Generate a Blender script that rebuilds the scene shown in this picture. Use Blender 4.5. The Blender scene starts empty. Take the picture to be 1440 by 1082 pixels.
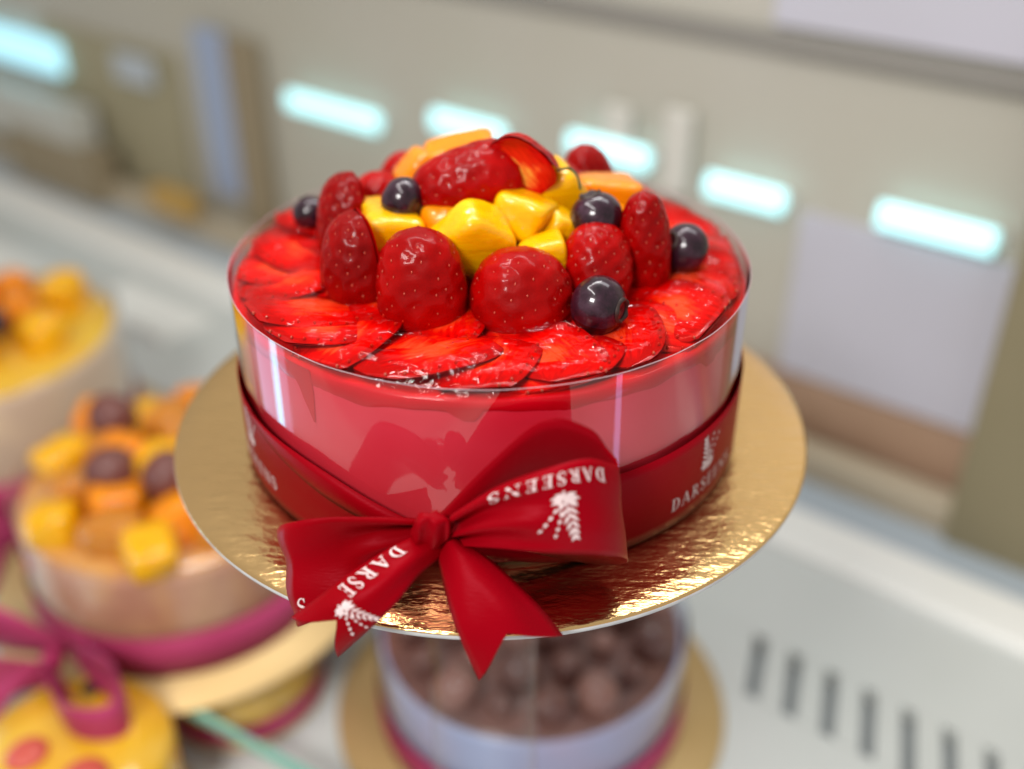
import bpy, math, random
import numpy as np
from mathutils import Vector, Matrix

random.seed(7); rng = np.random.default_rng(7)
S = 0.085                       # one unit of this script = the radius of the cake in metres
SC = bpy.context.scene
COL = SC.collection

# ------------------------------------------------------------------ camera
FPX, TH = 1521.6, 0.559         # focal length in pixels of a 1440 wide frame, pitch below the horizon
CAM = np.array([.085, -3.814, 2.520])
cd = bpy.data.cameras.new('camera'); cam = bpy.data.objects.new('camera', cd); COL.objects.link(cam)
cam.location = Vector(CAM * S); cam.rotation_euler = (math.pi/2 - TH, 0, 0)
cd.sensor_width = 36; cd.lens = 36 * FPX / 1440; cd.clip_start = .01; cd.clip_end = 50
cd.dof.use_dof = True; cd.dof.focus_distance = 3.58 * S; cd.dof.aperture_fstop = cd.lens / (.134 * S * 1000)
SC.camera = cam

# ------------------------------------------------------------------ light
w = bpy.data.worlds.new('World'); SC.world = w; w.use_nodes = True
bg = w.node_tree.nodes['Background']; bg.inputs[0].default_value = (1, .97, .93, 1); bg.inputs[1].default_value = .46

def area_lamp(name, loc, target, sx, sy, watts, color):
    ld = bpy.data.lights.new(name, 'AREA'); ld.shape = 'RECTANGLE'; ld.size = sx * S; ld.size_y = sy * S
    ld.energy = watts; ld.color = color
    o = bpy.data.objects.new(name, ld); COL.objects.link(o); o.location = Vector(loc) * S
    d = Vector(target) - Vector(loc); o.rotation_euler = d.to_track_quat('-Z', 'Y').to_euler()
    return o
# LED strips of the cold case over the cake, plus added unseen lamps
area_lamp('front_key_lamp', (-4.5, -8, 8.5), (0, 0, .3), 3.4, 2.4, 8.5, (1, .97, .93))  # unseen soft key added for stronger shading contrast
area_lamp('case_top_lamp', (-.5, 1.3, 4.4), (0, 0, .5), 3.6, .10, .55, (1, .98, .95))
area_lamp('case_front_lamp', (-1.0, -.7, 3.7), (0, -.2, .6), 2.6, .09, .28, (1, .98, .95))
area_lamp('wall_fill_lamp', (2.2, 3.2, 8.5), (2.6, 4.3, -3), 7.0, 2.6, 2.5, (.96, .98, 1))  # unseen panel added to brighten the wall and ledge
area_lamp('cyan_streak_lamp', (-4.9, .65, -1.9), (-.75, -.6, .5), .36, 2.0, .075, (.12, .80, 1))  # unseen strip added to draw the cyan streak on the film
area_lamp('streak_glow_lamp', (-5.0, .9, -1.9), (-.75, -.6, .5), 1.9, 2.2, .10, (.62, .60, 1))  # wide weak panel added for a soft glow beside that streak
area_lamp('purple_streak_lamp', (4.1, -3.2, -1.9), (.44, -.9, .5), .34, 2.4, .055, (.55, .50, 1))  # unseen strip added to draw the purple streak on the film
area_lamp('low_front_lamp', (2.2, -6.0, -2.4), (.2, -1, .5), 1.3, 2.2, .20, (1, .92, .95))  # unseen panel low in front, aimed at the cake side

SC.view_settings.view_transform = 'Standard'; SC.view_settings.look = 'None'
SC.view_settings.exposure = 0; SC.view_settings.gamma = 1; SC.view_settings.use_curve_mapping = False
SC.render.engine = 'CYCLES'
SC.cycles.use_denoising = True
try: SC.cycles.denoiser = 'OPENIMAGEDENOISE'
except Exception: pass
SC.cycles.max_bounces = 10; SC.cycles.transparent_max_bounces = 24; SC.cycles.caustics_reflective = False; SC.cycles.caustics_refractive = False
SC.cycles.sample_clamp_indirect = 6

# ------------------------------------------------------------------ helpers: picture -> place
_c, _s = math.cos(TH), math.sin(TH)
def ray(px, py):
    u = (px - 720) / FPX; v = -(py - 541) / FPX
    return np.array([u, _c + v*_s, -_s + v*_c])
def at(px, py, Z): return CAM + Z * ray(px, py)                       # a point at depth Z
def onz(px, py, z):
    r = ray(px, py); return CAM + (z - CAM[2]) / r[2] * r             # on a level plane
def sf(px, py, off):                                                  # on the upright cylinder of radius 1+off about the cake
    r = ray(px, py); R = 1 + off
    a = r[0]**2 + r[1]**2; b = 2*(CAM[0]*r[0] + CAM[1]*r[1]); q = CAM[0]**2 + CAM[1]**2 - R*R
    D = b*b - 4*a*q
    t = (-b - math.sqrt(D)) / (2*a) if D > 0 else -b / (2*a)
    return CAM + t * r
EX = np.array([.79, -.613, 0]); NX = np.array([.613, .79, 0])         # along the back of the case / away from us
def EN(e, n, z): return EX*e + NX*n + np.array([0, 0, z])

# ------------------------------------------------------------------ helpers: objects
def tag(o, label=None, cat=None, group=None, kind=None):
    if label: o['label'] = label
    if cat: o['category'] = cat
    if group: o['group'] = group
    if kind: o['kind'] = kind
    return o
def thing(name, loc, label, cat, group=None):
    o = bpy.data.objects.new(name, None); COL.objects.link(o); o.empty_display_size = .01
    o.location = Vector(np.asarray(loc, float) * S); o['org'] = [float(v) for v in loc]
    return tag(o, label, cat, group)
def org(o): return np.array(o['org']) if o is not None and 'org' in o else np.zeros(3)
def obj(name, V, F, mat, parent=None, smooth=True, uv=None, loc=None, solid=0, kind=None, bevel=0):
    """one mesh object; V in script units and world axes"""
    V = np.asarray(V, float)
    o0 = org(parent) if parent is not None else (np.asarray(loc, float) if loc is not None else np.zeros(3))
    me = bpy.data.meshes.new(name); me.from_pydata(((V - o0) * S).tolist(), [], [list(f) for f in F]); me.update()
    if uv is not None:
        L = me.uv_layers.new(name='UVMap'); uv = np.asarray(uv, float)
        vi = np.empty(len(me.loops), int); me.loops.foreach_get('vertex_index', vi)
        L.data.foreach_set('uv', uv[vi].ravel())
    if smooth: me.polygons.foreach_set('use_smooth', [True]*len(me.polygons))
    me.materials.append(mat)
    o = bpy.data.objects.new(name, me); COL.objects.link(o)
    if parent is not None:
        o.parent = parent
        o['org'] = [float(v) for v in o0]
    else:
        o.location = Vector(o0 * S); o['org'] = [float(v) for v in o0]
    if solid:
        m = o.modifiers.new('thickness', 'SOLIDIFY'); m.thickness = solid * S; m.offset = 0
    if bevel:
        m = o.modifiers.new('bevel', 'BEVEL'); m.width = bevel * S; m.segments = 2; m.limit_method = 'ANGLE'
    if kind: o['kind'] = kind
    return o
def gridF(nu, nv, wrap=False):
    F = []
    for i in range(nu if wrap else nu - 1):
        i2 = (i + 1) % nu
        for j in range(nv - 1): F.append((i*nv + j, i2*nv + j, i2*nv + j + 1, i*nv + j + 1))
    return F
def lathe(prof, n=128, c=(0, 0, 0), rfun=None):
    prof = np.asarray(prof, float); t = np.linspace(0, 2*np.pi, n, endpoint=False)
    V = []
    for a in t:
        for r, z in prof:
            k = rfun(a, z) if rfun else 1
            V.append((c[0] + r*k*math.sin(a), c[1] - r*k*math.cos(a), c[2] + z))
    return np.array(V), gridF(n, len(prof), True)
def boxV(e0, e1, n0, n1, z0, z1):
    V = [EN(e, n, z) for z in (z0, z1) for e, n in ((e0, n0), (e1, n0), (e1, n1), (e0, n1))]
    return np.array(V), [(3,2,1,0), (4,5,6,7), (0,1,5,4), (1,2,6,5), (2,3,7,6), (3,0,4,7)]
def spline(P, n):                                                     # Catmull-Rom through rows of P
    P = np.asarray(P, float); k = len(P); t = np.linspace(0, k - 1, n); i = np.clip(t.astype(int), 0, k - 2); f = (t - i)[:, None]
    p0 = P[np.maximum(i - 1, 0)]; p1 = P[i]; p2 = P[i + 1]; p3 = P[np.minimum(i + 2, k - 1)]
    return .5*((2*p1) + (-p0 + p2)*f + (2*p0 - 5*p1 + 4*p2 - p3)*f**2 + (-p0 + 3*p1 - 3*p2 + p3)*f**3)
_nk = rng.normal(size=(14, 3)); _nk /= np.linalg.norm(_nk, axis=1)[:, None]; _np = rng.uniform(0, 6.28, 14)
def lump(P, freq, seed=0):                                            # cheap smooth noise of points
    P = np.asarray(P, float) * freq + seed * 3.17
    return np.sin(P @ _nk.T * np.linspace(.8, 2.2, 14) + _np).sum(1) / 6.
def merge(parts):
    V, F, n = [], [], 0
    for v, f in parts:
        V.append(np.asarray(v)); F += [tuple(i + n for i in q) for q in f]; n += len(v)
    return np.concatenate(V), F

# ------------------------------------------------------------------ helpers: materials
def mat(name):
    m = bpy.data.materials.new(name); m.use_nodes = True; nt = m.node_tree; b = nt.nodes['Principled BSDF']
    return m, nt, b
def N(nt, t, **kw):
    n = nt.nodes.new(t)
    for k, v in kw.items():
        if hasattr(n, k): setattr(n, k, v)
    return n
def ramp(nt, src, stops):
    r = N(nt, 'ShaderNodeValToRGB'); cr = r.color_ramp
    while len(cr.elements) < len(stops): cr.elements.new(.5)
    for e, (p, c) in zip(cr.elements, stops): e.position = p; e.color = (*c, 1) if len(c) == 3 else c
    nt.links.new(src, r.inputs[0]); return r
def noise(nt, scale, detail=3, rough=.5, coord='Object', stretch=None):
    tc = N(nt, 'ShaderNodeTexCoord'); n = N(nt, 'ShaderNodeTexNoise')
    n.inputs['Scale'].default_value = scale; n.inputs['Detail'].default_value = detail; n.inputs['Roughness'].default_value = rough
    if stretch:
        mp = N(nt, 'ShaderNodeMapping'); mp.inputs['Scale'].default_value = stretch
        nt.links.new(tc.outputs[coord], mp.inputs[0]); nt.links.new(mp.outputs[0], n.inputs['Vector'])
    else: nt.links.new(tc.outputs[coord], n.inputs['Vector'])
    return n
def bump(nt, b, src, strength, dist, inp='Normal'):
    k = N(nt, 'ShaderNodeBump'); k.inputs['Strength'].default_value = strength; k.inputs['Distance'].default_value = dist * S
    nt.links.new(src, k.inputs['Height']); nt.links.new(k.outputs[0], b.inputs[inp]); return k
def simple(name, c, rough=.5, metal=0, coat=0, c2=None, nscale=60, bumps=0, spec=.5, sss=0, coat_rough=.05):
    m, nt, b = mat(name)
    b.inputs['Base Color'].default_value = (*c, 1); b.inputs['Roughness'].default_value = rough; b.inputs['Metallic'].default_value = metal
    b.inputs['Coat Weight'].default_value = coat; b.inputs['Coat Roughness'].default_value = coat_rough; b.inputs['Specular IOR Level'].default_value = spec
    if sss:
        b.inputs['Subsurface Weight'].default_value = sss; b.inputs['Subsurface Radius'].default_value = (1, .25, .1); b.inputs['Subsurface Scale'].default_value = .05 * S
    if c2 is not None or bumps:
        n = noise(nt, nscale)
        if c2 is not None:
            r = ramp(nt, n.outputs['Fac'], [(.3, c), (.7, c2)]); nt.links.new(r.outputs[0], b.inputs['Base Color'])
        if bumps: bump(nt, b, n.outputs['Fac'], .5, bumps)
    return m
def emit(name, c, strength):
    m, nt, b = mat(name); b.inputs['Base Color'].default_value = (*c, 1)
    b.inputs['Emission Color'].default_value = (*c, 1); b.inputs['Emission Strength'].default_value = strength; return m
def sheet(name, tint, ior=1.5, gain=1.8, rough=.02, wob=None, haze=0):
    """a thin clear sheet: sees straight through it, mirrors by Fresnel on both faces"""
    m, nt, b = mat(name); nt.nodes.remove(b); out = nt.nodes['Material Output']
    tr = N(nt, 'ShaderNodeBsdfTransparent'); tr.inputs[0].default_value = (*tint, 1)
    gl = N(nt, 'ShaderNodeBsdfGlossy'); gl.inputs['Roughness'].default_value = rough
    lw = N(nt, 'ShaderNodeLayerWeight'); lw.inputs['Blend'].default_value = .5       # facing = 1 - |cos|, alike on both faces
    f0 = ((ior - 1)/(ior + 1))**2
    po = N(nt, 'ShaderNodeMath', operation='POWER'); po.inputs[1].default_value = 5
    sc_ = N(nt, 'ShaderNodeMath', operation='MULTIPLY_ADD'); sc_.inputs[1].default_value = 1 - f0; sc_.inputs[2].default_value = f0
    mu = N(nt, 'ShaderNodeMath', operation='MULTIPLY', use_clamp=True); mu.inputs[1].default_value = gain
    mx = N(nt, 'ShaderNodeMixShader')
    nt.links.new(lw.outputs['Facing'], po.inputs[0]); nt.links.new(po.outputs[0], sc_.inputs[0]); nt.links.new(sc_.outputs[0], mu.inputs[0]); nt.links.new(mu.outputs[0], mx.inputs[0])
    nt.links.new(tr.outputs[0], mx.inputs[1]); nt.links.new(gl.outputs[0], mx.inputs[2]); nt.links.new(mx.outputs[0], out.inputs[0])
    if wob:
        sc, st, strength, dist = wob
        n = noise(nt, sc, 2, .5, stretch=st); k = N(nt, 'ShaderNodeBump'); k.inputs['Strength'].default_value = strength; k.inputs['Distance'].default_value = dist * S
        nt.links.new(n.outputs['Fac'], k.inputs['Height']); nt.links.new(k.outputs[0], gl.inputs['Normal'])
    return m

# fruit, cake
def strawberry_mat(name, dark=1.0):
    m, nt, b = mat(name); n = noise(nt, 45, 4)
    r = ramp(nt, n.outputs['Fac'], [(.25, (.17*dark, .0002, .0004)), (.52, (.33*dark, .0006, .0006)), (.85, (.52*dark, .003, .0015))])
    nt.links.new(r.outputs[0], b.inputs['Base Color'])
    b.inputs['Roughness'].default_value = .4; b.inputs['Specular IOR Level'].default_value = .06; b.inputs['Coat IOR'].default_value = 1.28; b.inputs['Coat Weight'].default_value = .42; b.inputs['Coat Roughness'].default_value = .06
    b.inputs['Subsurface Weight'].default_value = .25; b.inputs['Subsurface Radius'].default_value = (1, .15, .08); b.inputs['Subsurface Scale'].default_value = .06*S
    n2 = noise(nt, 300, 3); bump(nt, b, n2.outputs['Fac'], .22, .015)
    n3 = noise(nt, 150, 2); bump(nt, b, n3.outputs['Fac'], .3, .02, 'Coat Normal')
    return m
M = {}
M['berry'] = strawberry_mat('strawberry_skin'); M['berry_dark'] = strawberry_mat('ripe_strawberry_skin', .72)
def flesh_mat(name, pale):
    """cut strawberry: u across -1..1, v along 0..1 in the UV map"""
    m, nt, b = mat(name); uv = N(nt, 'ShaderNodeUVMap'); sp = N(nt, 'ShaderNodeSeparateXYZ'); nt.links.new(uv.outputs[0], sp.inputs[0])
    n = noise(nt, 9, 3, .6, coord='UV', stretch=(2.2, .45, 1)); n1 = noise(nt, 75, 2)
    def ma(op, a, c):
        k = N(nt, 'ShaderNodeMath', operation=op)
        for i, x in enumerate((a, c)):
            if isinstance(x, (int, float)): k.inputs[i].default_value = x
            else: nt.links.new(x, k.inputs[i])
        return k.outputs[0]
    u2 = ma('POWER', ma('ABSOLUTE', ma('SUBTRACT', ma('MULTIPLY', sp.outputs[0], 2), 1), 0), 2)
    v2 = ma('POWER', ma('MULTIPLY', ma('SUBTRACT', sp.outputs[1], .42), 2.0), 2)
    d = ma('SQRT', ma('ADD', u2, v2), 0)
    d = ma('ADD', d, ma('MULTIPLY', ma('SUBTRACT', n.outputs['Fac'], .5), 1.1)); d = ma('ADD', d, ma('MULTIPLY', ma('SUBTRACT', n1.outputs['Fac'], .5), 1.1))
    r = ramp(nt, d, [(.14, pale), (.34, (.78, .12, .02)), (.50, (.66, .010, .004)), (.85, (.50, .0008, .0008)), (1.0, (.36, .0004, .0004))])
    nt.links.new(r.outputs[0], b.inputs['Base Color']); b.inputs['Roughness'].default_value = .35; b.inputs['Specular IOR Level'].default_value = .08; b.inputs['Coat Weight'].default_value = .3; b.inputs['Coat Roughness'].default_value = .04
    b.inputs['Subsurface Weight'].default_value = .2; b.inputs['Subsurface Radius'].default_value = (1, .2, .1); b.inputs['Subsurface Scale'].default_value = .05*S
    k = bump(nt, b, n1.outputs['Fac'], .3, .03, 'Coat Normal'); return m
M['flesh'] = flesh_mat('cut_strawberry', (.88, .30, .10)); M['flesh_orange'] = flesh_mat('cut_strawberry_pale', (.85, .36, .05))
M['seed'] = simple('strawberry_seed', (.46, .05, .018), .3, coat=.8)
def mango_mat(name, a, c):
    m, nt, b = mat(name); n = noise(nt, 90, 5, .65, stretch=(.35, 1, 1.4)); n4 = noise(nt, 420, 3, stretch=(.25, 1, 1.3)); bump(nt, b, n4.outputs['Fac'], .35, .012)
    r = ramp(nt, n.outputs['Fac'], [(.28, tuple(x*.86 for x in a)), (.5, a), (.75, c)]); nt.links.new(r.outputs[0], b.inputs['Base Color'])
    b.inputs['Roughness'].default_value = .28; b.inputs['Coat Weight'].default_value = .8; b.inputs['Coat Roughness'].default_value = .04
    b.inputs['Subsurface Weight'].default_value = .3; b.inputs['Subsurface Radius'].default_value = (1, .5, .08); b.inputs['Subsurface Scale'].default_value = .09*S
    b.inputs['Specular IOR Level'].default_value = .1; n2 = noise(nt, 190, 2, .4); bump(nt, b, n2.outputs['Fac'], .5, .03, 'Coat Normal'); return m
M['mango'] = mango_mat('mango', (.86, .42, .0005), (.92, .55, .002)); M['mango_orange'] = mango_mat('ripe_mango', (.80, .24, .002), (.86, .36, .004))
def blueberry_mat():
    m, nt, b = mat('blueberry_skin'); n = noise(nt, 150, 5, .65)
    r = ramp(nt, n.outputs['Fac'], [(.36, (.008, .002, .005)), (.52, (.026, .007, .016)), (.74, (.065, .030, .050))]); nt.links.new(r.outputs[0], b.inputs['Base Color'])
    b.inputs['Roughness'].default_value = .3; b.inputs['Specular IOR Level'].default_value = .2; b.inputs['Coat Weight'].default_value = .7; b.inputs['Coat Roughness'].default_value = .03
    n2 = noise(nt, 60, 2, .4); bump(nt, b, n2.outputs['Fac'], .3, .05, 'Coat Normal'); return m
M['mango_far'] = mango_mat('brownish_mango', (.55, .20, .02), (.70, .30, .03))  # darker, browner mango for the far cubes
M['blue'] = blueberry_mat()
M['crown'] = simple('blueberry_crown', (.035, .018, .015), .5)
def body_mat():
    m, nt, b = mat('red_mousse'); tc = N(nt, 'ShaderNodeTexCoord'); sp = N(nt, 'ShaderNodeSeparateXYZ'); nt.links.new(tc.outputs['Object'], sp.inputs[0])
    n = noise(nt, 22, 4, stretch=(1, 1, .5)); mu = N(nt, 'ShaderNodeMath', operation='MULTIPLY_ADD'); nt.links.new(n.outputs['Fac'], mu.inputs[0])
    mu.inputs[1].default_value = .012; nt.links.new(sp.outputs[2], mu.inputs[2])
    mr = N(nt, 'ShaderNodeMapRange'); mr.inputs[1].default_value = .0; mr.inputs[2].default_value = .08; nt.links.new(mu.outputs[0], mr.inputs[0])
    r = ramp(nt, mr.outputs[0], [(0, (.72, .034, .042)), (.62, (.80, .030, .062)), (.80, (.80, .012, .04)), (.90, (.78, .004, .02))])
    nt.links.new(r.outputs[0], b.inputs['Base Color']); b.inputs['Roughness'].default_value = .4; b.inputs['Subsurface Weight'].default_value = .15
    b.inputs['Subsurface Radius'].default_value = (1, .2, .2); b.inputs['Subsurface Scale'].default_value = .06*S
    n2 = noise(nt, 60, 3); bump(nt, b, n2.outputs['Fac'], .15, .03); return m
M['body'] = body_mat()
M['gelred'] = simple('red_gel', (.56, .0005, .006), .3, coat=.3, spec=.1, c2=(.66, .001, .010), nscale=60, bumps=.01)
M['gel'] = sheet('clear_red_gel', (1, .42, .36), 1.34, .8, .012, wob=(190, None, .8, .022))
M['film'] = sheet('clear_acetate', (.97, .97, .975), 1.5, 2.2, .018, wob=(9, (1, 1, .12), .35, .10))
M['acrylic'] = sheet('clear_acrylic', (.995, .995, .995), 1.25, .5, .03)
M['glass'] = sheet('shelf_glass', (.93, .96, .95), 1.45, .8, .02)
M['glass_edge'] = simple('green_glass_edge', (.22, .55, .45), .15, coat=1)
def gold_mat(name, base, k):
    m, nt, b = mat(name); b.inputs['Metallic'].default_value = 1; b.inputs['Roughness'].default_value = .19
    n0 = noise(nt, 14, 3); r = ramp(nt, n0.outputs['Fac'], [(.3, base), (.7, tuple(min(1, x*1.13) for x in base))]); nt.links.new(r.outputs[0], b.inputs['Base Color'])
    n = noise(nt, 230, 3, .6, stretch=(.5, 1.2, 1)); bump(nt, b, n.outputs['Fac'], k, .03); return m
M['gold'] = gold_mat('gold_foil_board', (.90, .58, .25), .26)
M['gold2'] = simple('gold_board_plain', (.66, .46, .20), .5, metal=.6, c2=(.72, .52, .25), nscale=20)
M['card'] = simple('grey_card_edge', (.55, .55, .56), .7, c2=(.68, .68, .68), nscale=120)
def satin(name, c, c2, rough=.36):
    m, nt, b = mat(name); n = noise(nt, 18, 2); r = ramp(nt, n.outputs['Fac'], [(.3, c), (.7, c2)]); nt.links.new(r.outputs[0], b.inputs['Base Color'])
    b.inputs['Roughness'].default_value = rough; b.inputs['Specular IOR Level'].default_value = .14; b.inputs['Specular Tint'].default_value = (1, .22, .32, 1); b.inputs['Anisotropic'].default_value = .5
    tc = N(nt, 'ShaderNodeTexCoord'); wv = N(nt, 'ShaderNodeTexNoise'); mp = N(nt, 'ShaderNodeMapping'); mp.inputs['Scale'].default_value = (400, 400, 2600)
    nt.links.new(tc.outputs['Object'], mp.inputs[0]); nt.links.new(mp.outputs[0], wv.inputs['Vector']); wv.inputs['Scale'].default_value = 1
    bump(nt, b, wv.outputs['Fac'], .12, .01); return m
M['ribbon'] = satin('red_satin', (.25, .0002, .003), (.32, .0004, .007), .42)
M['ribbon_pink'] = satin('magenta_satin', (.34, .028, .09), (.50, .07, .17), .28)
M['print'] = simple('white_ribbon_print', (.80, .62, .62), .5)

# ================================================================== the setting: the cold case
DZ = -3.15
beige = simple('beige_wall', (.47, .445, .36), .45, c2=(.54, .515, .46), nscale=2.2)
white = simple('lavender_glow', (.50, .49, .54), .35, c2=(.60, .59, .68), nscale=3)  # lavender glow on the wall put into a sheet's colour
grey = simple('dark_rail', (.26, .245, .22), .5)
deckm = simple('white_enamel_deck', (.56, .585, .56), .3, c2=(.61, .63, .61), nscale=8)
olive = simple('olive_post', (.23, .195, .11), .5, c2=(.26, .22, .13), nscale=6)
tan = simple('tan_rail', (.46, .385, .27), .4, c2=(.50, .42, .30), nscale=9)
brown = simple('brown_strip', (.40, .25, .16), .5, c2=(.48, .31, .21), nscale=14)
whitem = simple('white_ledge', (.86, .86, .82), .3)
blueg = simple('blue_grey_ledge', (.42, .48, .53), .25)
dark = simple('dark_slot', (.24, .26, .27), .6)
V, F = boxV(-24, 7, 5.0, 5.2, -4.5, 4.5); tag(obj('wall', V, F, beige, smooth=False), kind='structure')
# deck: front sheet, slotted strip, back sheet
V, F = boxV(-24, 7, -6, 2.05, DZ - .1, DZ); dk = obj('deck', V, F, deckm, smooth=False); tag(dk, kind='structure')
V, F = boxV(-24, 7, 2.60, 3.56, DZ - .1, DZ); obj('deck_sheet', V, F, deckm, dk, smooth=False)
V, F = boxV(-24, 7, 1.9, 2.9, DZ - .5, DZ - .13); obj('slot_well', V, F, dark, dk, smooth=False)
es = .47 + .27 * np.arange(0, 10)
prev = -24
def shearbox(e0, e1, k0=-.37):
    V, F = boxV(e0, e1, 2.053, 2.597, DZ - .125, DZ + .001)
    for v in V:
        v += EX * k0 * ((v @ NX) - 2.32)
    return V, F
for i, e in enumerate(es):
    V, F = shearbox(prev, e - .048); obj('vent_bar', V, F, deckm, dk, smooth=False); prev = e + .048
V, F = shearbox(prev, 7); obj('vent_bar', V, F, deckm, dk, smooth=False)

t = thing('back_ledge', EN(0, 3.9, DZ), 'bright white ledge running along the back of the vented deck', 'ledge')
V, F = boxV(-24, 7, 3.56, 4.08, DZ - .1, DZ + .06); obj('ledge_top', V, F, whitem, t, smooth=False, bevel=.04)
V, F = boxV(-24, 7, 4.085, 4.50, DZ - .1, DZ + .02); obj('gutter', V, F, blueg, t, smooth=False)
V, F = boxV(-24, 7, 4.505, 4.78, DZ - .1, DZ + .28); tag(obj('tan_rail', V, F, tan, loc=EN(0, 4.6, DZ), smooth=False, bevel=.05), 'tan rail above the white ledge at the foot of the wall', 'rail')
V, F = boxV(-1.3, 1.05, 4.90, 4.996, DZ - .1, DZ + .72); tag(obj('brown_strip', V, F, brown, loc=EN(0, 4.95, DZ), smooth=False), 'reddish brown skirting strip on the wall behind the tan rail', 'strip')
V, F = boxV(1.02, 2.4, 4.42, 4.80, DZ - .12, 2.2); tag(obj('olive_post', V, F, olive, loc=EN(1.6, 4.6, DZ), smooth=False, bevel=.03), 'wide olive brown upright post standing at the tan rail', 'post')
V, F = boxV(-.75, 1.0, 4.93, 4.995, DZ + .74, -.95); tag(obj('glow_sheet', V, F, white, loc=EN(0, 4.95, -2.4), smooth=False), 'lavender sheet standing in for a soft glow on the wall above the brown strip', 'wall glow')  # flat sheet in place of a lavender glow
V, F = boxV(-1.2, 1.0, 4.93, 4.995, .48, 2.2); tag(obj('glow_sheet', V, F, white, loc=EN(0, 4.95, .48), smooth=False), 'lavender sheet standing in for a soft glow on the wall above the dark horizontal rail', 'wall glow')
V, F = boxV(-24, 1.0, 4.86, 4.925, .30, .44); tag(obj('dark_rail', V, F, grey, loc=EN(0, 4.9, .3), smooth=False), 'dark grey horizontal rail high on the beige wall', 'rail')

# lamp reflections of the back glass, built as glowing tubes on the wall
tube = emit('reflected_tube', (.50, .95, 1.0), 1.25)
backm = simple('reflection_backing', (.6, .6, .56), .4)
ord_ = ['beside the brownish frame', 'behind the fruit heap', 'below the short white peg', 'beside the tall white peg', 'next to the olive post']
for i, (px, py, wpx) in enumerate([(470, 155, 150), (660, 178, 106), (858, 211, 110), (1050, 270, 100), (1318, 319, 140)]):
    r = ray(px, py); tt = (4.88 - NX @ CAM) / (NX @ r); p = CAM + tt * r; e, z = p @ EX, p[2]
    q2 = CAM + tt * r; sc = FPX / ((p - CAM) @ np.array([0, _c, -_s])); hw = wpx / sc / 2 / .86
    t = thing('reflected_lamp', EN(e, 4.90, z), 'short glowing tube in place of a lamp reflection on the wall ' + ord_[i], 'lamp', 'lamp reflections in a row on the wall')
    V, F = boxV(e - hw - .04, e + hw + .04, 4.90, 4.99, z - .05, z + .05); obj('backing', V, F, backm, t, smooth=False)
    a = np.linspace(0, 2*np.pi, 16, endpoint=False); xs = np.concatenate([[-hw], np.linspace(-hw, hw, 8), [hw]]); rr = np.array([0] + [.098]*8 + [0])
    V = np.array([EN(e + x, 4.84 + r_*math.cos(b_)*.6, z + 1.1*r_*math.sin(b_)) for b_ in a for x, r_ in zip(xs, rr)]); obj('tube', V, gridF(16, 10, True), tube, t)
def onwall(px, py, n=4.9):
    r = ray(px, py); p = CAM + (n - NX @ CAM) / (NX @ r) * r; return p @ EX, p[2]
def wallbox(name, m, px0, py0, px1, py1, n, th, label, cat, group=None):
    e0, _ = onwall(px0, (py0+py1)/2, n); e1, _ = onwall(px1, (py0+py1)/2, n); _, z1 = onwall((px0+px1)/2, py0, n); _, z0 = onwall((px0+px1)/2, py1, n)
    V, F = boxV(e0, e1, n, n + th, z0, z1); return tag(obj(name, V, F, m, loc=EN((e0+e1)/2, n, z0), smooth=False, bevel=.02), label, cat, group)
pegm = simple('pale_peg', (.66, .64, .58), .4)
wallbox('white_peg', pegm, 848, 150, 884, 235, 4.84, .08, 'short white upright peg on the wall above the middle lamp reflection', 'peg')
wallbox('white_peg', pegm, 930, 155, 968, 275, 4.84, .08, 'tall white upright peg on the wall between two lamp reflections', 'peg')
bluem = simple('blue_strip', (.35, .42, .58), .35)
wallbox('blue_strip', bluem, 284, 45, 324, 270, 4.84, .06, 'pale blue upright strip on the beige wall', 'strip')
# things standing far back on the left
far = {'pale': simple('far_pale', (.55, .55, .50), .5), 'brown': simple('far_brown', (.30, .24, .15), .6), 'khaki': simple('far_khaki', (.37, .33, .21), .6), 'white': simple('far_white', (.80, .80, .76), .4), 'blue': emit('far_lamp', (.45, .85, 1), .9), 'orange': simple('far_orange', (.50, .30, .07), .5)}
wallbox('door_frame', far['brown'], 330, 60, 372, 330, 4.86, .08, 'brownish upright frame beside the pale blue strip', 'frame')
wallbox('khaki_board', far['khaki'], 90, 60, 262, 330, 4.93, .06, 'khaki notice board on the wall left of the blue strip', 'board')
wallbox('blue_lamp', far['blue'], -40, 45, 78, 88, 4.8, .08, 'small glowing blue lamp at the far end of the wall', 'lamp')
wallbox('wall_cabinet', far['pale'], -80, 130, 95, 190, 4.4, .4, 'pale wall cabinet below the glowing blue lamp', 'cabinet')
wallbox('pale_box', simple('far_bluewhite', (.5, .55, .6), .4), 160, 80, 208, 118, 4.8, .1, 'small pale blue box high on the khaki notice board', 'box')
wallbox('brown_carton', far['brown'], 25, 205, 130, 300, 4.3, .4, 'brown carton standing under the pale wall cabinet', 'carton')
wallbox('orange_packet', far['orange'], 212, 272, 262, 300, 4.3, .2, 'small orange packet at the foot of the khaki board', 'packet')

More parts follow.
